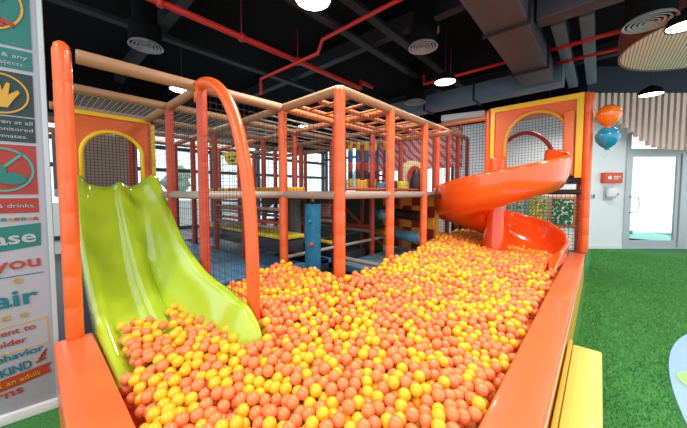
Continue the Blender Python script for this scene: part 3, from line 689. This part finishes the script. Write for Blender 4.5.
dcam = W[:, 0]*FW.x+W[:, 1]*FW.y; pxs = 343.5+FPX*(W[:, 0]*RT.x+W[:, 1]*RT.y)/np.maximum(dcam, .05)
dd = dcam*math.cos(PITCH)+(H-W[:, 2])*math.sin(PITCH); pys = 206.2+FPX*((H-W[:, 2])*math.cos(PITCH)-dcam*math.sin(PITCH))/np.maximum(dd, .05)
vis = (dz_ < D*.95) & (pxs > 60) & (pxs < 560) & (pys < 434) & (dcam > .2)
# hidden by the right-hand wall's top
order = [i for i in np.argsort(dd) if vis[i]][:300]
sel = set(int(i) for i in order)
def sphere(nu, nv):
    V_ = [(0, 0, 1)]+[(math.sin(PI*i/nv)*math.cos(2*PI*k/nu), math.sin(PI*i/nv)*math.sin(2*PI*k/nu), math.cos(PI*i/nv)) for i in range(1, nv) for k in range(nu)]+[(0, 0, -1)]
    F_ = [(0, 1+k, 1+(k+1) % nu) for k in range(nu)]
    for i in range(nv-2):
        for k in range(nu): F_.append((1+i*nu+k, 1+(i+1)*nu+k, 1+(i+1)*nu+(k+1) % nu, 1+i*nu+(k+1) % nu))
    L = len(V_)-1; F_ += [(L, 1+(nv-2)*nu+(k+1) % nu, 1+(nv-2)*nu+k) for k in range(nu)]
    return np.array(V_), F_
def ball_obj(m_, label, grp):
    q = MB(); V_, F_ = sphere(28, 16); q.add([tuple(p) for p in V_*D/2], F_, True); return q.build('play_ball', m_, label=label, cat='ball', group=grp, recalc=False)
src = {False: ball_obj('ball_orange', 'salmon orange plastic ball among the nearest in the pit', 'nearest orange pit balls'), True: ball_obj('ball_yellow', 'golden yellow plastic ball among the nearest in the pit', 'nearest yellow pit balls')}
used = {False: False, True: False}
for i in order:
    k = bool(yl[i]); b = src[k]
    if used[k]: b = b.copy(); COL.objects.link(b)
    used[k] = True; b.location = tuple(W[i]); b.rotation_euler = (random.random()*6, random.random()*6, 0)
rest = [i for i in range(NB) if i not in sel]
V_, F_ = sphere(14, 9); nv = len(V_); Vb = (W[rest][:, None, :]+V_[None]*D/2).reshape(-1, 3)
tri = np.array([f for f in F_ if len(f) == 3]); quad = np.array([f for f in F_ if len(f) == 4])
me = bpy.data.meshes.new('pit_balls'); me.vertices.add(len(Vb)); me.vertices.foreach_set('co', Vb.ravel())
offs = (np.arange(len(rest))*nv)
T = (tri[None]+offs[:, None, None]).reshape(-1, 3); Q4 = (quad[None]+offs[:, None, None]).reshape(-1, 4)
me.loops.add(T.size+Q4.size); me.loops.foreach_set('vertex_index', np.concatenate([T.ravel(), Q4.ravel()]).astype(np.int32))
me.polygons.add(len(T)+len(Q4)); me.polygons.foreach_set('loop_start', np.concatenate([np.arange(len(T))*3, T.size+np.arange(len(Q4))*4]).astype(np.int32))
mi = np.concatenate([np.repeat(yl[rest].astype(np.int32), len(tri)), np.repeat(yl[rest].astype(np.int32), len(quad))])
me.materials.append(M['ball_orange']); me.materials.append(M['ball_yellow'])
me.polygons.foreach_set('material_index', mi); me.polygons.foreach_set('use_smooth', np.ones(len(mi), bool)); me.update(); me.validate()
o = bpy.data.objects.new('pit_balls', me); COL.objects.link(o); tag(o, 'deep spread of orange and yellow plastic balls filling the rest of the pit', 'balls', kind='stuff')
print('BALLS', NB, len(order))
# dense fill below the surface layers
q = MB(); xs = np.linspace(-1.93, -.37, 28); ys = np.linspace(.28, 6.1, 80)
q.grid([[(x, y, float(heap(x, y)[0])-SL-.03) for x in xs] for y in ys], True)
q.build('pit_balls_fill', 'ball_orange', o, kind='stuff')

# ------------------------------------------------------------------ ceiling services
def ring_vent(x, y, z, label, r=.24, top=4.49):
    t = thing('ceiling_diffuser', label, 'ceiling vent', (x, y, z), group='round ceiling air diffusers')
    q = MB()
    for k, rr_ in enumerate((r, r*.8, r*.6, r*.4, r*.2)):
        q.lathe([(rr_, 0), (rr_-.02, .0), (rr_-.035, .035), (rr_-.02, .035), (rr_, 0)], n=36)
    q.build('vane_rings', 'lens_dim', t)
    q = MB(); q.lathe([(.001, .05), (r*.95, .04), (r*.95, .3), (r*.7, .35), (r*.7, top-z)], n=28); q.build('duct_drop', 'black', t)
ring_vent(-4.957, 1.216, 3.6, 'round white air diffuser above the lime slide', .22)
ring_vent(-1.989, 3.934, 3.6, 'round air diffuser in the middle ceiling beside small pale panel', .21)
ring_vent(-3.314, 6.191, 3.6, 'small round air diffuser farthest back, left of the blue duct', .24)
ring_vent(.33, 4.50, 3.3, 'large ringed air diffuser beside the ribbed ceiling disc', .215, 3.75)
q = MB(); q.box(-.17, .17, -.06, .06, 0, .1, .01); o = q.build('ceiling_panel', 'tan_foam', label='small pale rectangular panel above the middle round diffuser', cat='panel'); o.location = (-1.95, 3.95, 3.78); o.rotation_euler = (0, 0, YAW)
def lamp(x, y, z, label, r=.16, power=LAMP_W, style='high', grp='round ceiling lamps', ctop=4.49):
    t = thing('pendant_lamp', label, 'lamp', (x, y, z), group=grp)
    q = MB(); q.lathe([(r*1.08, -.01), (r*1.1, .01), (r*.9, .09), (r*.4, .15), (.03, .17), (.001, .17)], n=28); q.build('lamp_shade', 'black' if style == 'high' else 'ceil_steel', t)
    q = MB(); q.lathe([(.001, 0), (r, 0)], n=28); q.build('lens', 'lens', t)
    q = MB(); q.tube([(0, 0, .16), (0, 0, ctop-z)], .006, 6); q.build('cord', 'net_black', t)
    L = bpy.data.lights.new('lamp_light', 'AREA'); L.shape = 'DISK'; L.size = r*1.9; L.energy = power; L.color = (1, .96, .9); L.spread = math.radians(160)
    lo = bpy.data.objects.new('lamp_light', L); COL.objects.link(lo); lo.parent = t; lo.location = (0, 0, -.015)
lamp(-2.174, 1.957, 3.4, 'large bright round lamp high above the corner post', .17)
lamp(-2.053, 4.893, 3.4, 'round lamp hanging behind the middle diffuser', .17)
lamp(-5.85, 1.984, 3.4, 'round lamp seen over the netted roof at left', .2)
lamp(.673, 8.2, 3.4, 'round lamp in front of the wooden slat screen', .17)
lamp(.60, 4.62, 3.22, 'round lamp hanging before the ribbed ceiling disc', .14, ctop=3.75)
for k, (x, y) in enumerate([(-1.5, 2.3), (1.4, 2.6), (-.3, 1.9), (1.2, -1.6), (-2.2, -1.4), (2.4, 4.6), (-.9, 7.9), (-4.2, 7.6), (-7.6, 6.4), (2.6, 7.0)]):  # fill lamps added only to brighten the pit and the room
    lamp(x, y, 3.3 if y == 7.9 else 4.1 if y == 7.6 else 3.75, ['added fill lamp above the climbing frame edge of the pit', 'added fill lamp above the turf near the camera', 'added fill lamp above the middle of the pit', 'added fill lamp behind the camera on the right', 'added fill lamp behind the camera on the left', 'added fill lamp above the turf at far right', 'added fill lamp hidden behind the spiral slide tower', 'added fill lamp near the back wall mural', 'added fill lamp near the far left window corner', 'added fill lamp high beside the slat screen at right'][k], .18, LAMP_W*1.25)
def pipe(pts, r, label, m_='pipe_red'):
    t = thing('sprinkler_pipe', label, 'pipe', pts[0]); q = MB(); q.tube([Vector(p)-Vector(pts[0]) for p in pts], r, 10); q.build('pipe_run', m_, t)
    a, b = Vector(pts[0]), Vector(pts[1]); L = (b-a).length
    for k in range(1, max(2, int(L/1.1))):
        p = (b-a)*(k*1.1/L); q = MB(); d = (b-a).normalized(); q.tube([p-d*.03, p+d*.03], r*1.5, 10); q.tube([p+Vector((0, 0, r)), p+Vector((0, 0, 4.49-pts[0][2]))], .004, 6); q.build('pipe_clamp', m_, t)
pipe([(-4.22, -1, 3.9), (-4.2, 5.25, 3.9), (-4.2, 5.25, 4.05), (-4.2, 5.7, 4.05)], .045, 'long thick red sprinkler pipe crossing the ceiling at upper left')
pipe([(-.6, 3.4, 4.06), (-3.55, 3.4, 4.06), (-3.55, 3.3, 3.8), (-5.2, 3.25, 3.8), (-5.2, 3.25, 3.5)], .03, 'red pipe with a drop bend crossing above the climbing frame')
pipe([(-1.3, 6.0, 3.9), (-3.0, 6.0, 3.9), (-3.0, 6.0, 4.1)], .03, 'red pipe left of the big grey duct')
pipe([(.6, 6.0, 3.9), (-.7, 6.0, 3.9)], .035, 'upper red pipe right of the big grey duct')
pipe([(.6, 6.7, 3.9), (-.7, 6.7, 3.9)], .035, 'lower red pipe right of the big grey duct')
def duct(x0, x1, y0, y1, z0, z1, m_, label, flange, axis):
    t = thing('air_duct', label, 'duct', ((x0+x1)/2, (y0+y1)/2, z0)); o_ = Vector(((x0+x1)/2, (y0+y1)/2, z0))
    q = MB(); q.box(x0-o_.x, x1-o_.x, y0-o_.y, y1-o_.y, 0, z1-z0, .015); q.build('duct_body', m_, t)
    for f in flange:
        q = MB()
        if axis == 'y': q.box(x0-o_.x-.03, x1-o_.x+.03, f-o_.y-.02, f-o_.y+.02, -.03, z1-z0+.03)
        else: q.box(f-o_.x-.02, f-o_.x+.02, y0-o_.y-.03, y1-o_.y+.03, -.03, z1-z0+.03)
        q.build('flange', 'ceil_steel', t)
duct(-1.22, -.73, 1.4, 6.7, 3.6, 4.0, 'duct', 'big grey rectangular air duct running toward the spiral slide tower', [2.4, 4.2, 5.9], 'y')
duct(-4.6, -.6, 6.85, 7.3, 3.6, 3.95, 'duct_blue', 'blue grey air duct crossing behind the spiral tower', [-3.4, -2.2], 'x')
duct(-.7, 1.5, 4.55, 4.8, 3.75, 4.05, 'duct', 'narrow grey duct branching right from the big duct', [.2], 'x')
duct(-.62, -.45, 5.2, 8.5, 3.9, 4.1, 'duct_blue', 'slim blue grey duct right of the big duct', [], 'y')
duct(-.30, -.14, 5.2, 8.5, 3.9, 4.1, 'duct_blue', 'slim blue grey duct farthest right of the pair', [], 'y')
for k, (a, b, l) in enumerate([((-3.2, -1, 4.1), (-3.2, 8.8, 4.1), 'dark steel cable tray left of the round corner lamp'), ((-2.7, -1, 4.15), (-2.7, 8.8, 4.15), 'dark steel cable tray beside the corner lamp'), ((-5.6, -1, 4.1), (-5.6, 8.8, 4.1), 'dark steel tray left of the long red pipe')]):
    q = MB(); q.box(-.07, .07, 0, b[1]-a[1], 0, .06); o = q.build('cable_tray', 'ceil_steel', label=l, cat='cable tray'); o.location = a
for k, (y, l) in enumerate([(1.6, 'dark ceiling joist nearest the camera'), (4.4, 'dark ceiling joist across the middle'), (7.9, 'dark ceiling joist farthest back')]):
    q = MB(); q.box(-9, 4, -.08, .08, 0, .25); o = q.build('ceiling_joist', 'ceil_steel', label=l, cat='beam'); o.location = (0, y, 4.22)
q = MB(); q.box(-.45, .45, -.1, .1, 0, .14, .02); o = q.build('air_unit', 'white', label='long white unit hanging above the netting left of spiral tower', cat='air conditioner'); o.location = (-2.35, 6.6, 3.12); o.rotation_euler = (0, 0, .25)
# ribbed acoustic disc
t = thing('ceiling_disc', 'large round ribbed acoustic disc with brown rim under the ceiling', 'ceiling disc', (1.25, 5.75, 3.4))
q = MB(); q.lathe([(.001, 0), (1.1, 0)], n=64); q.build('ribbed_face', 'ribs', t)
q = MB(); q.lathe([(1.1, -.01), (1.125, -.01), (1.125, .3), (1.1, .3), (1.1, -.01)], n=64, smooth=False); q.build('rim', 'wood_dark', t)
q = MB()
for a in (0, 2.1, 4.2): q.tube([(.8*math.cos(a), .8*math.sin(a), .0), (.8*math.cos(a), .8*math.sin(a), 1.1)], .006, 6)
q.build('hanging_wires', 'metal', t)
# slat screen
t = thing('slat_screen', 'pale wooden vertical slat screen with a curved lower edge above the door', 'slat screen', Q(584, 0, 6.95), WROT); sd = 6.95
def spx(p): return (p-584)/FPX*sd
def bot(px): return float(np.interp(px, [584, 600, 612, 623, 641, 649, 664, 690, 740], [3.3, 3.28, 3.22, 3.06, 2.76, 2.62, 2.54, 2.50, 2.50]))
for k in range(36):
    px = 586+k*6.2
    if px > 770: break
    q = MB(); x = spx(px); dep = .10; q.box(x-.043, x+.043, 0, dep, bot(px), 3.88); q.build('slat', 'wood', t)
q = MB(); q.box(spx(582), spx(775), .12, .15, 3.38, 3.9); q.build('backing', 'black', t)
q = MB(); q.box(spx(582), spx(775), -.03, .33, 3.88, 4.49); q.build('header', 'navy', t)
# wall things on the door wall
def wt(name, label, cat, px, z, y=0): return thing(name, label, cat, tuple(Q(px, z, 7.45+y)), WROT)
t = wt('notice_box', 'orange box with white lettering on the white wall', 'box', 608.5, 1.73)
q = MB(); q.box(-.24, .24, -.12, 0, 0, .27, .01); q.build('box_body', 'box_orange', t)
q = MB(); q.plate([(-.1+.05*math.cos(a), .14+.05*math.sin(a)) for a in np.linspace(0, 2*PI, 14, endpoint=False)], -.125, -.12); q.box(0, .17, -.125, -.12, .15, .18); q.box(0, .12, -.125, -.12, .10, .12); q.build('white_mark', 'white', t)
t = wt('sanitizer_dispenser', 'white hand sanitizer dispenser under the orange box', 'dispenser', 607.5, 1.30)
q = MB(); q.box(-.12, .12, -.025, -.006, -.02, .36, .008); q.build('back_plate', 'door_frame', t)
q = MB(); q.lathe([(.001, 0), (.08, 0), (.11, .05), (.11, .2), (.08, .26), (.001, .27)], (0, -.11, .05), 20); q.build('dispenser_body', 'white', t)
q = MB(); q.lathe([(.001, 0), (.018, 0), (.018, .03), (.001, .03)], (.07, -.21, .13), 10); q.build('nozzle', 'frame', t)
t = wt('switch_box', 'small dark wall switch left of the sanitizer', 'switch', 592.5, 1.38)
q = MB(); q.box(-.04, .04, -.03, 0, -.05, .07, .005); q.build('switch_plate', 'door_frame', t); q = MB(); q.box(-.02, .02, -.04, -.03, -.03, .04); q.build('rocker', 'frame', t)
# balloons
def balloon(loc, m_, label, r=.155):
    t = thing('balloon', label, 'balloon', loc); q = MB()
    q.lathe([(.001, r), (r*.4, r*.93), (r*.75, r*.68), (r*.97, r*.28), (r, 0), (r*.9, -r*.42), (r*.6, -r*.85), (r*.25, -r*1.13), (.02, -r*1.22), (.035, -r*1.32), (.001, -r*1.28)], n=28); q.build('balloon_skin', m_, t)
    q = MB(); q.tube([(0, 0, -r*1.3), (-.03, 0.02, -r*2.1)], .003, 6); q.build('string', 'string', t)
balloon((.06, 6.1, 2.70), 'balloon_o', 'orange balloon beside the spiral tower post, upper of two')
balloon((.06, 6.16, 2.37), 'balloon_b', 'blue balloon directly under the orange balloon')
# wall art on the back wall
def art(px, z0, z1, wd, cols, label, fm):
    ang = math.atan((px-343.5)/FPX)-YAW; x = math.tan(ang)*BY
    t = thing('wall_picture', label, 'picture', (x, BY, z0), group='framed pictures behind the net'); q = MB(); q.box(-wd/2, wd/2, -.03, 0, 0, z1-z0, .008); q.build('frame', fm, t)
    q = MB(); q.box(-wd/2+.06, wd/2-.06, -.04, -.03, .06, z1-z0-.06); q.build('artwork', art_mat('art_'+fm, *cols), t)
art(517, .72, 1.42, .50, ((90, 150, 190), (214, 190, 90), (60, 110, 120)), 'picture with blue and yellow patches, leftmost of three behind net', 'cyl_blue')
art(538, .66, 1.40, .50, ((212, 176, 60), (70, 130, 60), (230, 200, 120)), 'green framed picture with yellow pattern, middle of three behind net', 'leaf')
art(563, .60, 1.38, .56, ((24, 120, 60), (30, 90, 50), (200, 216, 206)), 'orange framed picture of a green tree, rightmost behind net', 'orange_beam')
q = MB(); q.box(-6.5, -3.3, BY-.04, BY, 2.3, 3.6); q.build('wall_mural', 'mural', label='red and pink zigzag mural high on the back wall', cat='mural')

# ------------------------------------------------------------------ printed rules board
bo = thing('rules_board', 'tall white printed rules board with coloured icon panels at left edge', 'sign', (-2.76, .10, 0), math.atan2(.99, .15))
# local x to the right (as read), -y toward the reader, z up ; x = -s
BW = .95
q = MB(); q.box(-BW, 0, 0, .04, .07, 3.0, .004); q.build('board', 's_white', bo)
q = MB(); q.box(-.022, 0.002, -.012, 0, .07, 3.0); q.build('side_frame', 'door_frame', bo)
q = MB(); q.box(-BW-.03, .03, -.02, .1, .0, .07, .01); q.build('base_rail', 'white', bo)
def panel(s0, s1, z0, z1, m_, name='icon_panel', y=-.004): q = MB(); q.box(-s1, -s0, y, 0, z0, z1); return q.build(name, m_, bo)
def slant(pts, m_, name, y=-.004): q = MB(); q.plate([(-s, z) for s, z in pts], y, 0); return q.build(name, m_, bo)
def text(s, z, h, txt, m_, rot=0, bold=.0, y=-.006, cen=False, wd=1.3):
    cu = bpy.data.curves.new('t', 'FONT'); cu.body = txt; cu.size = h/.72; cu.align_x = 'CENTER' if cen else 'RIGHT'; cu.offset = bold*h; cu.extrude = .0015; cu.resolution_u = 3
    ob = bpy.data.objects.new('t', cu); COL.objects.link(ob); bpy.context.view_layer.update()
    me = bpy.data.meshes.new_from_object(ob.evaluated_get(bpy.context.evaluated_depsgraph_get())); bpy.data.objects.remove(ob)
    me.materials.clear(); me.materials.append(M[m_]); o = bpy.data.objects.new('lettering', me); COL.objects.link(o); o.parent = bo
    o.location = (-s, y, z); o.rotation_euler = (PI/2, -rot, 0); o.scale = (wd, 1, 1); return o
def ringp(s, z, r, w_, m_, name='ring', y=-.008, n=36):
    q = MB(); q.grid([[(-s+rr_*math.cos(a), yy, z+rr_*math.sin(a)) for a in np.linspace(0, 2*PI, n, endpoint=False)] for rr_, yy in ((r-w_, y), (r, y), (r, 0), (r-w_, 0))], False, closed=True); q.build(name, m_, bo)
panel(.055, .80, 2.42, 2.98, 's_teal'); panel(.055, .80, 2.28, 2.40, 's_teal', 'caption_panel')
panel(.058, .80, 1.985, 2.255, 's_green'); panel(.058, .80, 1.82, 1.975, 's_green', 'caption_panel')
panel(.060, .80, 1.485, 1.80, 's_red'); panel(.060, .80, 1.365, 1.46, 's_red', 'caption_panel')
text(.075, 2.345, .027, 'jewelry & any', 's_white'); text(.085, 2.30, .024, 'sharp objects.', 's_white')
text(.065, 1.932, .024, 'Children at all', 's_white'); text(.065, 1.888, .024, 'times is monitored', 's_white'); text(.09, 1.843, .024, 'playmates.', 's_white')
text(.072, 1.40, .026, 'No food & drinks.', 's_white')
ringp(.25, 2.66, .17, .012, 's_gold'); slant([(.36, 2.53), (.35, 2.52), (.13, 2.78), (.14, 2.79)], 's_gold', 'ring_bar', -.008)
slant([(.12, 2.555), (.17, 2.575), (.23, 2.52), (.22, 2.50), (.17, 2.55), (.13, 2.53)], 's_red', 'scissors_icon', -.01); slant([(.2, 2.62), (.22, 2.62), (.18, 2.52), (.165, 2.53)], 's_red', 'scissors_icon', -.01)
slant([(.21+.05*math.cos(a), 2.70+.03*math.sin(a)) for a in np.linspace(0, 6.28, 14, endpoint=False)], 's_white', 'icon_blob', -.01)
ringp(.20, 2.115, .125, .010, 's_gold')
slant([(.27, 2.03), (.17, 2.03), (.145, 2.08), (.115, 2.13), (.125, 2.145), (.165, 2.11), (.155, 2.18), (.17, 2.185), (.19, 2.13), (.2, 2.20), (.215, 2.2), (.22, 2.13), (.25, 2.19), (.262, 2.18), (.25, 2.12), (.28, 2.14), (.29, 2.13)], 's_gold', 'hand_icon', -.01)
ringp(.21, 1.64, .14, .012, 's_aqua'); slant([(.115, 1.74), (.125, 1.75), (.31, 1.55), (.30, 1.54)], 's_aqua', 'ring_bar', -.008)
slant([(.17+.065*math.cos(a), 1.585+.038*math.sin(a)) for a in np.linspace(0, 6.28, 18, endpoint=False)], 's_teal', 'burger_icon', -.012)
slant([(.24+.05*math.cos(a), 1.63+.05*math.sin(a)) for a in np.linspace(0, 6.28, 18, endpoint=False)], 's_teal', 'bottle_icon', -.011); slant([(.23, 1.66), (.25, 1.66), (.245, 1.74), (.232, 1.74)], 's_teal', 'bottle_icon', -.011)
for k, m_ in enumerate(['s_red', 's_gold', 's_teal', 's_red', 's_gold', 's_teal', 's_red', 's_gold']): ringp(.075+.028*k, 1.325, .011, .004, m_, 'dot_ring', n=14)
sl = -.10
slant([(.055, 1.295), (.06, 1.145), (.5, 1.09), (.5, 1.25)], 's_teal', 'word_panel')
text(.075, 1.175, .082, 'Please', 's_white', .07, .02)
text(.058, 1.01, .078, 'you', 's_or', .05, .02, cen=False)
slant([(.055, .965), (.055, .960), (.5, .94), (.5, .945)], 's_teal', 'rule_line')
ringp(.17, .925, .020, .007, 's_gold', 'small_ring', n=20)
text(.085, .77, .105, 'fair', 's_blue', .06, .03)
ringp(.15, .695, .020, .007, 's_gold', 'small_ring', n=20); ringp(.23, .69, .020, .007, 's_gold', 'small_ring', n=20)
for pts in ([(.045, .655), (.6, .60), (.6, .593), (.045, .648)], [(.045, .655), (.051, .655), (.048, .475), (.042, .475)], [(.042, .482), (.6, .43), (.6, .423), (.042, .475)]): slant(pts, 's_gold', 'frame_line')
text(.10, .59, .040, 'consent to', 's_or', .09, .015, wd=1.15); text(.145, .515, .040, 'older', 's_or', .09, .015, wd=1.15)
text(.072, .43, .046, 'behavior', 's_blue', .11, .02, wd=1.1)
text(.125, .335, .055, 'KIND', 's_blue', .16, .02, wd=.78)
for k in range(3): slant([(.115-.012*k, .36+.018*k), (.105-.012*k, .35+.018*k), (.065-.004*k, .365+.03*k), (.068-.004*k, .38+.03*k)], 's_red', 'spark_mark')
slant([(.04, .335), (.055, .30), (.04, .265), (.6, .155), (.6, .235)], 's_or', 'ribbon')
text(.09, .275, .032, 'not an adult', 's_gold', .16, .01, -.008, wd=1.1)
text(.17, .185, .055, 'turns', 's_or', .16, .02)

# white brick pillar strip and dark net between board and post
q = MB(); q.box(-4.9, -4.75, -.55, -.02, 0, 3.2, .01); q.build('white_column', 'white', label='narrow white column between the rules board and front post', cat='column')

# ------------------------------------------------------------------ sub-parts sit under their part
def kids(o): return [c for c in bpy.data.objects if c.parent == o]
def under(o, child, part):
    ks = kids(o); p = [k for k in ks if k.name.split('.')[0] == part]
    if p:
        for k in ks:
            if k.name.split('.')[0] == child and k.type == 'MESH': k.parent = p[0]
for r in [o for o in bpy.data.objects if o.parent is None]:
    n = r.name.split('.')[0]
    for tn, ch, pt in (('slide_tower', 'arch_trim', 'arch_panel'), ('slide_tower', 'edge_trim', 'arch_panel'), ('pendant_lamp', 'lens', 'lamp_shade'), ('disc_obstacle', 'disc', 'arched_panel'),
                       ('face_panel', 'eye', 'face_disc'), ('face_panel', 'mouth', 'face_disc'), ('face_panel', 'ear', 'face_disc'), ('sanitizer_dispenser', 'nozzle', 'dispenser_body'), ('switch_box', 'rocker', 'switch_plate'),
                       ('wall_picture', 'artwork', 'frame'), ('door_1', 'door_handle', 'door_leaf'), ('ceiling_disc', 'rim', 'ribbed_face'), ('climbing_column', 'hold', 'column_body'), ('notice_box', 'white_mark', 'box_body'),
                       ('foam_roller', 'end_cap', 'roller_body'), ('balloon', 'string', 'balloon_skin'), ('air_duct', 'flange', 'duct_body'), ('sprinkler_pipe', 'pipe_clamp', 'pipe_run')):
        if n == tn: under(r, ch, pt)
pans = []
for k in kids(bo):
    if k.name.split('.')[0] in ('icon_panel', 'caption_panel', 'word_panel', 'ribbon'):
        zs_ = [v.co.z for v in k.data.vertices]; pans.append((k, min(zs_), max(zs_)))
for k in kids(bo):
    nm = k.name.split('.')[0]
    if nm in ('board', 'side_frame', 'base_rail', 'icon_panel', 'caption_panel', 'word_panel', 'ribbon', 'rule_line', 'frame_line', 'dot_ring', 'small_ring', 'spark_mark'): continue
    zc_ = k.location.z+.012 if nm == 'lettering' else sum(v.co.z for v in k.data.vertices)/len(k.data.vertices)
    for p_, a_, b_ in pans:
        if a_ <= zc_ <= b_ and not (p_.name.startswith('ribbon') and k.location.z > .3): k.parent = p_; break
